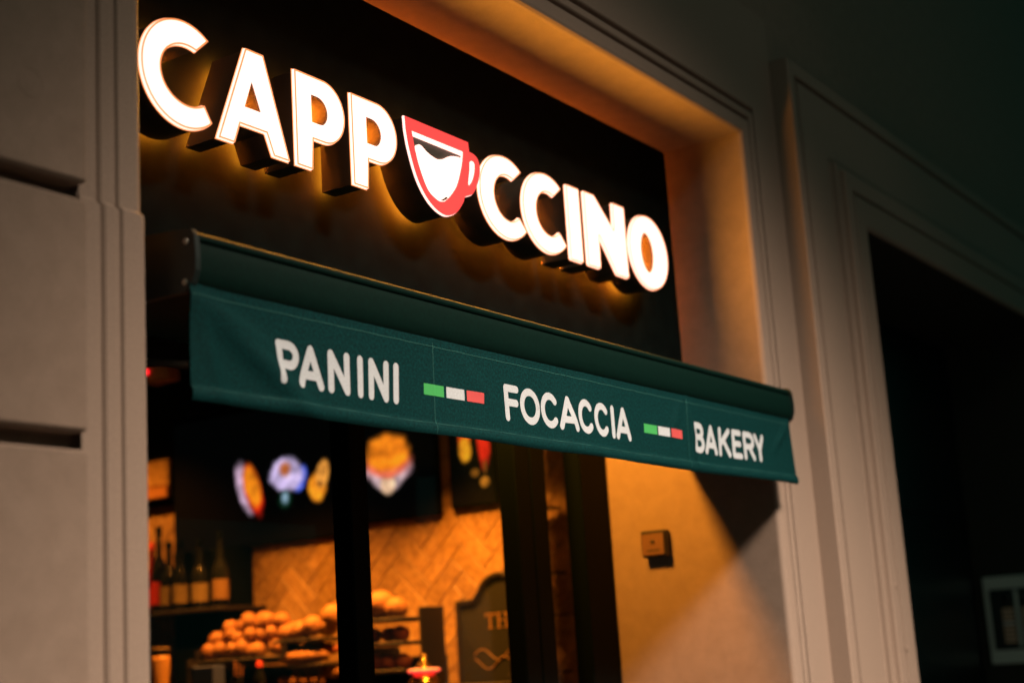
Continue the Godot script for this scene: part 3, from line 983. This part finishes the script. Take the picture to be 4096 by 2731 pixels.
func sign_letter(label: String, outer: PackedVector2Array, holes: Array) -> Node3D:
	var lo := outer[0]
	var hi := outer[0]
	for p in outer:
		lo = lo.min(p); hi = hi.max(p)
	var c := (lo + hi) / 2.0
	var base := Vector3(c.x, 2.68, 0.0)
	var t := thing("sign_letter", label, "sign letter", base, "glowing sign letters")
	var off := Transform2D(0.0, -Vector2(base.x, base.y))
	outer = ccw(off * outer)
	holes = holes.map(func(h): return ccw(off * (h as PackedVector2Array)))
	var st := new_st()
	prism(st, outer, holes, 0.1030, 0.110, 0.0015)
	obj("glowing_face", st, M.letter_face, t)
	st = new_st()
	ring(st, outer, 0.0034, 0.1102, 0.1110)  # added glowing border that stands in for the glare round the lit face
	ring(st, outer, -0.0020, 0.1027, 0.1040)      # the same glare border again, behind the face
	obj("glare_fringe", st, M.letter_glare, t)
	st = new_st()
	var in_holes := holes.map(func(h):
		var g := (h as PackedVector2Array).duplicate(); g.reverse()
		var q := inset(g, 0.002); q.reverse()
		return q)
	for h in holes:      # sleeve that keeps most of the back light out of the closed letters
		ring(st, h, -0.0035, 0.0035, 0.0189)
	prism(st, inset(outer, 0.002), in_holes, 0.0190, 0.1025, 0.0)
	obj("return", st, M.letter_can, t)
	st = new_st()
	in_holes = holes.map(func(h):
		var g := (h as PackedVector2Array).duplicate(); g.reverse()
		var q := inset(g, 0.011); q.reverse()
		return q)
	prism(st, inset(outer, 0.011), in_holes, 0.0150, 0.0188, 0.0)
	obj("back_light", st, M.letter_halo, t)
	face_light(t, (hi - lo) * 0.8)
	return t

func ring(st: SurfaceTool, p: PackedVector2Array, w: float, z0: float, z1: float) -> void:   # a flat border that follows an outline
	p = ccw(p)
	var q := inset(p, w)
	for i in p.size():
		var j := (i + 1) % p.size()
		for e in [[p, p, z0, z1], [q, q, z1, z0], [p, q, z1, z1]]:
			var f: PackedVector2Array = e[0]
			var g: PackedVector2Array = e[1]
			outward_quad(st, Vector3(f[i].x, f[i].y, e[2]), Vector3(f[j].x, f[j].y, e[2]), Vector3(g[j].x, g[j].y, e[3]), Vector3(g[i].x, g[i].y, e[3]), Vector3.BACK if e[2] == e[3] else Vector3((p[j] - p[i]).y, -(p[j] - p[i]).x, 0) * (1.0 if e[2] < e[3] else -1.0) * signf(w))

func face_light(t: Node3D, size: Vector2) -> void:     # the light that a glowing face sends out, just in front of it
	var l := AreaLight3D.new()
	l.name = "face_light"
	l.light_color = lin(1.0, 0.39, 0.02)
	l.area_size = size
	l.light_energy = 17.0 * size.x * size.y
	l.area_range = 8.0
	l.area_attenuation = 2.0
	l.shadow_enabled = true
	t.add_child(l)
	l.position = Vector3(0, 0, 0.114)
	l.rotation.y = PI

func sign_board() -> void:
	var p := thing("backing_board", "dark green board behind the glowing sign letters", "sign board", Vector3(2.79, 2.158, 0))
	box_obj("board", Vector3(-1.1965, 0.0, -0.03), Vector3(1.2095, 0.938, 0.0), M.sign_panel, p)
	sign_letter("glowing white C, first letter of the sign, by the left stone frame", shape_c(0.0, false), [])
	sign_letter("glowing white A, the only A of the lit sign", poly([1.924, 2.579, 1.967, 2.579, 1.983, 2.622, 2.057, 2.622, 2.076, 2.579, 2.122, 2.579, 2.053, 2.783, 2.003, 2.783]), [poly([2.0235, 2.728, 1.9985, 2.661, 2.051, 2.661])])
	var q := shape_p(0.0)
	sign_letter("glowing white P right beside the sign's A", q[0], q[1])
	q = shape_p(0.1775)
	sign_letter("glowing white P right beside the red cup", q[0], q[1])
	sign_letter("glowing white C right beside the handle of the red cup", shape_c(0.0, true), [])
	sign_letter("glowing white C next to the sign's letter I", shape_c(0.187, true), [])
	sign_letter("glowing white I, the narrow single bar of the sign", round_corners(poly([3.192, 2.578, 3.255, 2.578, 3.255, 2.781, 3.192, 2.781])), [])
	sign_letter("glowing white N, between the I and the last O", round_corners(poly([3.281, 2.579, 3.345, 2.579, 3.347, 2.676, 3.434, 2.579, 3.497, 2.579, 3.497, 2.783, 3.434, 2.783, 3.432, 2.702, 3.334, 2.783, 3.281, 2.783])), [])
	sign_letter("glowing white O, last letter of the sign by the right jamb", arc(Vector2(3.627, 2.678), Vector2(0.112, 0.107), 0, 354, 59), [arc(Vector2(3.624, 2.678), Vector2(0.042, 0.060), 0, 348, 29)])
	cup()

func cup() -> void:
	var t := thing("cup_sign", "glowing red coffee cup that stands for the letter U in the sign", "sign", Vector3(2.64, 2.68, 0))
	var off := Transform2D(0.0, -Vector2(2.64, 2.68))
	var V := func(v: Array) -> Array:
		var r := []
		for i in range(0, v.size(), 2):
			r.append(Vector2(v[i], v[i + 1]))
		return r
	var o := PackedVector2Array([Vector2(2.752, 2.783), Vector2(2.508, 2.783)])
	o.append_array(smooth(V.call([2.510, 2.750, 2.521, 2.703, 2.548, 2.640, 2.590, 2.596, 2.643, 2.578, 2.688, 2.593, 2.719, 2.625, 2.728, 2.640, 2.760, 2.655, 2.786, 2.690, 2.797, 2.724, 2.790, 2.748, 2.774, 2.758, 2.755, 2.760])))
	o = ccw(off * o)
	var inner := PackedVector2Array([Vector2(2.731, 2.754), Vector2(2.530, 2.754)])
	inner.append_array(smooth(V.call([2.536, 2.723, 2.551, 2.676, 2.578, 2.628, 2.606, 2.611, 2.630, 2.607, 2.655, 2.618, 2.697, 2.660, 2.722, 2.715, 2.730, 2.745])))
	inner = ccw(off * inner)
	var hh := PackedVector2Array(smooth(V.call([2.752, 2.733, 2.762, 2.739, 2.774, 2.735, 2.773, 2.715, 2.762, 2.690, 2.748, 2.674, 2.742, 2.674, 2.744, 2.690, 2.750, 2.712])))
	hh = ccw(off * hh)
	var st := new_st()
	prism(st, o, [inner, hh], 0.1030, 0.1085, 0.001)
	obj("glowing_body", st, M.letter_face, t)
	st = new_st()
	prism(st, inset(o, 0.0015), [out_by(inner, 0.001), out_by(hh, 0.001)], 0.1087, 0.1115, 0.0005)
	obj("red_face", st, M.cup_red, t)
	st = new_st()
	prism(st, inset(o, 0.002), [], 0.0190, 0.1015, 0.0)
	obj("return", st, M.letter_can, t)
	st = new_st()
	prism(st, inset(o, 0.011), [], 0.0150, 0.0188, 0.0)
	obj("back_light", st, M.letter_halo, t)
	st = new_st()
	prism(st, off * poly([2.532, 2.7445, 2.728, 2.7445, 2.7295, 2.7515, 2.531, 2.7515]), [], 0.1030, 0.110, 0.001)
	obj("rim_band", st, M.letter_face, t)
	var coffee := PackedVector2Array(smooth(V.call([2.5465, 2.708, 2.552, 2.724, 2.566, 2.727, 2.590, 2.716, 2.624, 2.709, 2.652, 2.716, 2.678, 2.729, 2.705, 2.7345, 2.7245, 2.7345])))
	coffee.append_array(smooth(V.call([2.721, 2.715, 2.696, 2.661, 2.654, 2.620, 2.630, 2.609, 2.608, 2.614, 2.583, 2.632, 2.558, 2.676])))
	st = new_st()
	prism(st, ccw(off * coffee), [], 0.1030, 0.110, 0.001)
	obj("coffee", st, M.letter_face, t)
	st = new_st()
	prism(st, inset(hh, 0.0006), [], 0.1030, 0.110, 0.0005)
	obj("handle_gap", st, M.letter_face, t)
	var sw := PackedVector2Array(smooth(V.call([2.627, 2.611, 2.641, 2.613, 2.654, 2.621, 2.650, 2.624, 2.640, 2.617])))
	st = new_st()
	prism(st, ccw(off * sw), [], 0.1102, 0.1118, 0.0)
	obj("swirl", st, M.letter_can, t)
	face_light(t, Vector2(0.18, 0.15))

func out_by(p: PackedVector2Array, d: float) -> PackedVector2Array:
	return inset(p, -d)

# ------------------------------------------------------------------ the awning
func cloth_z(x: float, y: float) -> float:
	var v := clampf((2.186 - y) / 0.18, 0.0, 1.0)
	var z := 0.3535 + 0.006 * v * sin(x * 5.1 + 0.6) + 0.0030 * v * sin(x * 11.7 + 2.0 * sin(x * 2.3)) + 0.0012 * v * v * sin(x * 31.0 + 3.0 * sin(x * 4.0))
	# folds that run down from the upper left corner
	for f in [[1.612, 2.178, 1.86, 2.030, 0.0078, 0.026], [1.612, 2.176, 1.80, 2.11, 0.0030, 0.013], [1.612, 2.172, 1.665, 2.03, 0.0030, 0.016], [3.30, 2.178, 3.335, 2.04, 0.0030, 0.012], [3.915, 2.178, 3.80, 2.10, 0.0035, 0.013], [3.26, 2.175, 3.20, 2.09, 0.0022, 0.016], [2.30, 2.175, 2.42, 2.09, 0.0018, 0.020], [2.80, 2.17, 2.70, 2.03, 0.0016, 0.025]]:
		var a := Vector2(f[0], f[1])
		var d := Vector2(f[2], f[3]) - a
		var t := (Vector2(x, y) - a).dot(d) / d.length_squared()
		var s := (Vector2(x, y) - a).cross(d.normalized())
		var along := clampf(1.25 - absf(t - 0.45) * 1.5, 0.0, 1.0)
		z += 2.3 * f[4] * along * exp(-pow(s / f[5], 2.0)) * sqrt(v + 0.05)
	for s in [2.2365, 3.289]:
		z += 0.0011 * exp(-pow((x - s) / 0.004, 2.0))
	if y < 2.029:
		var h := clampf((2.029 - y) / 0.022, 0.0, 1.0)
		z += 0.0052 * sqrt(maxf(0.0, 1.0 - pow(h * 2.0 - 1.0, 2.0)))
	return z

func on_cloth(x: float, y: float, out := 0.0) -> Vector3:
	return Vector3(x, y, cloth_z(x, y) + out)

func ribbon(st: SurfaceTool, path: PackedVector2Array, w: float, out: float, caps := true) -> void:
	# a painted stroke that follows the cloth
	var n := path.size()
	var prev := []
	for i in n:
		var d := (path[mini(i + 1, n - 1)] - path[maxi(i - 1, 0)]).normalized()
		var s := Vector2(-d.y, d.x) * w / 2
		var row := []
		for k in 3:
			var q := path[i] + s * (1.0 - k)
			row.append(on_cloth(q.x, q.y, out))
		if prev:
			for k in 2:
				outward_quad(st, prev[k], prev[k + 1], row[k + 1], row[k], Vector3.BACK)
		prev = row
		if caps and (i == 0 or i == n - 1):
			var e := -d if i == 0 else d
			for k in 8:
				var a0 := -PI / 2 + PI * k / 8
				var q0 := path[i] + e.rotated(a0) * w / 2
				var q1 := path[i] + e.rotated(a0 + PI / 8) * w / 2
				tri(st, on_cloth(path[i].x, path[i].y, out), on_cloth(q0.x, q0.y, out), on_cloth(q1.x, q1.y, out))

func line(a: Vector2, b: Vector2) -> PackedVector2Array:
	var p := PackedVector2Array()
	var n := maxi(2, int(a.distance_to(b) / 0.006))
	for i in n + 1:
		p.append(a.lerp(b, float(i) / n))
	return p

func strokes(ch: String) -> Array:   # centre lines in a unit box
	var L := func(a, b, c, d): return line(Vector2(a, b), Vector2(c, d))
	match ch:
		"P": return [L.call(0, 0, 0, 1), bowl(1.0, 0.44)]
		"A": return [L.call(0, 0, 0.5, 1), L.call(0.5, 1, 1, 0), L.call(0.2, 0.27, 0.8, 0.27)]
		"N": return [L.call(0, 0, 0, 1), L.call(0, 1, 1, 0), L.call(1, 0, 1, 1)]
		"I": return [L.call(0.5, 0, 0.5, 1)]
		"F": return [L.call(0, 0, 0, 1), L.call(0, 1, 1, 1), L.call(0, 0.52, 0.9, 0.52)]
		"O": return [arc(Vector2(0.5, 0.5), Vector2(0.5, 0.5), 0, 360, 36)]
		"C": return [arc(Vector2(0.52, 0.5), Vector2(0.52, 0.5), 42, 318, 30)]
		"B": return [L.call(0, 0, 0, 1), bowl(1.0, 0.53, 0.9), bowl(0.53, 0.0)]
		"K": return [L.call(0, 0, 0, 1), L.call(0, 0.38, 0.95, 1), L.call(0.35, 0.6, 1, 0)]
		"E": return [L.call(0, 0, 0, 1), L.call(0, 1, 1, 1), L.call(0, 0.52, 0.9, 0.52), L.call(0, 0, 1, 0)]
		"R": return [L.call(0, 0, 0, 1), bowl(1.0, 0.47), L.call(0.5, 0.47, 1, 0)]
		"Y": return [L.call(0, 1, 0.5, 0.42), L.call(1, 1, 0.5, 0.42), L.call(0.5, 0.42, 0.5, 0)]
	return []

func bowl(y1: float, y0: float, w := 1.0) -> PackedVector2Array:
	var p := line(Vector2(0, y1), Vector2(w * 0.55, y1))
	p.append_array(arc(Vector2(w * 0.55, (y0 + y1) / 2), Vector2(w * 0.45, (y1 - y0) / 2), 84, -84, 14))
	p.append_array(line(Vector2(w * 0.55, y0), Vector2(0, y0)))
	return p

func word(list: Array, parent: Node, stroke: float) -> void:
	for e in list:
		var x0: float = e[1] + stroke / 2
		var x1: float = e[2] - stroke / 2
		var y0 := 2.054 + stroke / 2
		var y1 := 2.131 - stroke / 2
		var st := new_st()
		var n := 0
		for s in strokes(e[0]):
			var p := PackedVector2Array()
			var sc := PackedVector2Array()
			for q in s:
				sc.append(Vector2(lerpf(x0, x1, q.x), lerpf(y0, y1, q.y)))
			for i in sc.size() - 1:       # fine enough to follow the folds
				var m := maxi(1, int(sc[i].distance_to(sc[i + 1]) / 0.005))
				for k in m:
					p.append(sc[i].lerp(sc[i + 1], float(k) / m))
			p.append(sc[sc.size() - 1])
			ribbon(st, p, stroke, 0.0006 + 0.00012 * n)
			n += 1
		obj("letter", st, M.print_white, parent)

func awning() -> void:
	var t := thing("awning", "green rolled-up shop awning with a lettered fabric valance", "awning")
	# cassette: outline in (z, y), swept along x
	var fine := PackedVector2Array([Vector2(0.040, 2.190), Vector2(0.335, 2.184)])
	fine.append_array(smooth([Vector2(0.347, 2.1865), Vector2(0.357, 2.197), Vector2(0.3620, 2.213), Vector2(0.3632, 2.232), Vector2(0.3622, 2.248), Vector2(0.3595, 2.2600)], 6))
	fine.append_array(PackedVector2Array([Vector2(0.3560, 2.2615), Vector2(0.3560, 2.2630)]))
	fine.append_array(smooth([Vector2(0.3592, 2.2642), Vector2(0.3612, 2.2685), Vector2(0.3600, 2.2740), Vector2(0.3555, 2.2785), Vector2(0.347, 2.2805)], 5))
	fine.append_array(PackedVector2Array([Vector2(0.300, 2.2835), Vector2(0.12, 2.300), Vector2(0.05, 2.300), Vector2(0.036, 2.285)]))
	var st := new_st()
	var n := fine.size()
	for i in n:
		st.set_smooth_group(1 if i >= 1 and i < 32 else (2 if i >= 35 and i < 56 else -1))
		var a: Vector2 = fine[i]
		var b: Vector2 = fine[(i + 1) % n]
		outward_quad(st, Vector3(1.618, a.y, a.x), Vector3(3.938, a.y, a.x), Vector3(3.938, b.y, b.x), Vector3(1.618, b.y, b.x), Vector3(0, b.x - a.x, -(b.y - a.y)) * -1.0)
	obj("cassette", st, M.awning_metal, t)
	var sec := [Vector2(0.038, 2.188), Vector2(0.340, 2.183), Vector2(0.357, 2.194), Vector2(0.3645, 2.214), Vector2(0.3655, 2.232), Vector2(0.3645, 2.252), Vector2(0.3628, 2.2700), Vector2(0.3575, 2.2790), Vector2(0.347, 2.2820), Vector2(0.300, 2.2850), Vector2(0.12, 2.3015), Vector2(0.05, 2.3015), Vector2(0.034, 2.286)]
	var pz := PackedVector2Array(sec.map(func(q): return Vector2(-q.x, q.y)))
	for e in [[1.605, 1.6178], [3.9382, 3.949]]:
		var hold := Node3D.new()
		st = new_st()
		prism(st, out_by(ccw(pz), 0.0025), [], 0.0, e[1] - e[0], 0.002)
		var o := obj("end_plate", st, M.awning_end, t)
		o.rotation.y = PI / 2
		o.position.x = e[0]
		hold.free()
		if e[0] < 2.0:
			for q in [Vector3(1.604, 2.262, 0.348), Vector3(1.604, 2.196, 0.344)]:
				st = new_st(true)
				blob(st, q, Vector3(0.003, 0.0055, 0.0055), 0.0, 1)
				var sc := obj("screw", st, M.screw, t)
				sc.name = numbered("screw", t)
	# folding arm end under the cassette at the left
	st = new_st()
	tube(st, Vector3(1.612, 2.12, 0.06), Vector3(1.612, 2.066, 0.346), 0.006)
	obj("folding_arm", st, M.awning_end, t)
	for x in [1.75, 3.80]:
		box_obj("wall_bracket", Vector3(x - 0.03, 2.20, 0.0312), Vector3(x + 0.03, 2.29, 0.0395), M.awning_end, t, 0.003)
	# valance
	var x0 := 1.603
	var x1 := 3.928
	var NX := 420
	var NY := 44
	st = new_st(true)
	for side in [0, 1]:
		for i in NX:
			for j in NY:
				var p := []
				for c in [[i, j], [i + 1, j], [i + 1, j + 1], [i, j + 1]]:
					var x := lerpf(x0, x1, float(c[0]) / NX)
					var y := lerpf(2.0065, 2.1945, float(c[1]) / NY)
					y += 0.0012 * sin(x * 9.0) * (1.0 - float(c[1]) / NY)
					var q := on_cloth(x, y)
					if side == 1:
						q.z -= 0.0012 + (2.0 * (q.z - 0.3535) if y < 2.029 and q.z > 0.3535 else 0.0) * 0.0
					p.append(q)
				if side == 0:
					quad(st, p[0], p[1], p[2], p[3])
				else:
					quad(st, p[3], p[2], p[1], p[0])
	var val := obj("valance", st, M.awning_fabric, t)
	# stitched seams
	for y in [2.1765, 2.0285]:
		st = new_st()
		var p := PackedVector2Array()
		for i in 400:
			p.append(Vector2(lerpf(x0 + 0.002, x1 - 0.002, i / 399.0), y + 0.0003 * sin(i * 0.37)))
		ribbon(st, p, 0.0008, 0.0007, false)
		obj("stitching", st, M.thread, val)
	for x in [2.2365, 3.289]:
		st = new_st()
		ribbon(st, line(Vector2(x, 2.009), Vector2(x - 0.001, 2.184)), 0.0008, 0.0006, false)
		obj("stitching", st, M.thread, val)
	word([["P", 1.795, 1.854], ["A", 1.850, 1.918], ["N", 1.929, 1.988], ["I", 2.010, 2.026], ["N", 2.042, 2.101], ["I", 2.115, 2.131]], val, 0.0156)
	word([["F", 2.469, 2.524], ["O", 2.527, 2.603], ["C", 2.607, 2.676], ["A", 2.677, 2.751], ["C", 2.751, 2.820], ["C", 2.825, 2.893], ["I", 2.904, 2.920], ["A", 2.925, 2.999]], val, 0.0156)
	word([["B", 3.323, 3.381], ["A", 3.384, 3.454], ["K", 3.463, 3.531], ["E", 3.540, 3.594], ["R", 3.604, 3.670], ["Y", 3.671, 3.732]], val, 0.0156)
	for fl in [[[2.206, 2.267], [2.275, 2.332], [2.340, 2.395]], [[3.063, 3.126], [3.132, 3.190], [3.198, 3.256]]]:
		for k in 3:
			st = new_st()
			ribbon(st, line(Vector2(fl[k][0], 2.0920), Vector2(fl[k][1], 2.0920)), 0.0215, 0.0007, false)
			obj("flag_stripe", st, [M.print_green, M.print_white, M.print_red][k], val)
	# the awning as drawn above is 2.34 m wide; it fills the opening at 2.38 m, hung from its lower left back corner
	var corner := Vector3(1.605, 2.0065, 0.0304)
	for c in t.get_children():
		c.position -= corner
	t.scale = Vector3.ONE * 1.0152
	t.position = Vector3(1.6294, 2.0127, 0.0005)

func wall_box() -> void:
	var t := thing("wall_box", "small brown control box mounted on the amber lit jamb", "box", Vector3(4.0, 1.845, -0.135))
	box_obj("case", Vector3(-0.035, 0.0, -0.042), Vector3(-0.001, 0.08, 0.042), M.meter_case, t, 0.004)
	box_obj("face", Vector3(-0.0385, 0.006, -0.037), Vector3(-0.0352, 0.070, 0.037), M.meter_face, t, 0.002)
	var st := new_st(true)
	blob(st, Vector3(-0.039, 0.045, 0.0), Vector3(0.004, 0.007, 0.007), 0.0, 1)
	obj("knob", st, M.meter_case, t)
	box_obj("slot", Vector3(-0.0395, 0.018, -0.02), Vector3(-0.0387, 0.022, 0.022), M.meter_case, t)
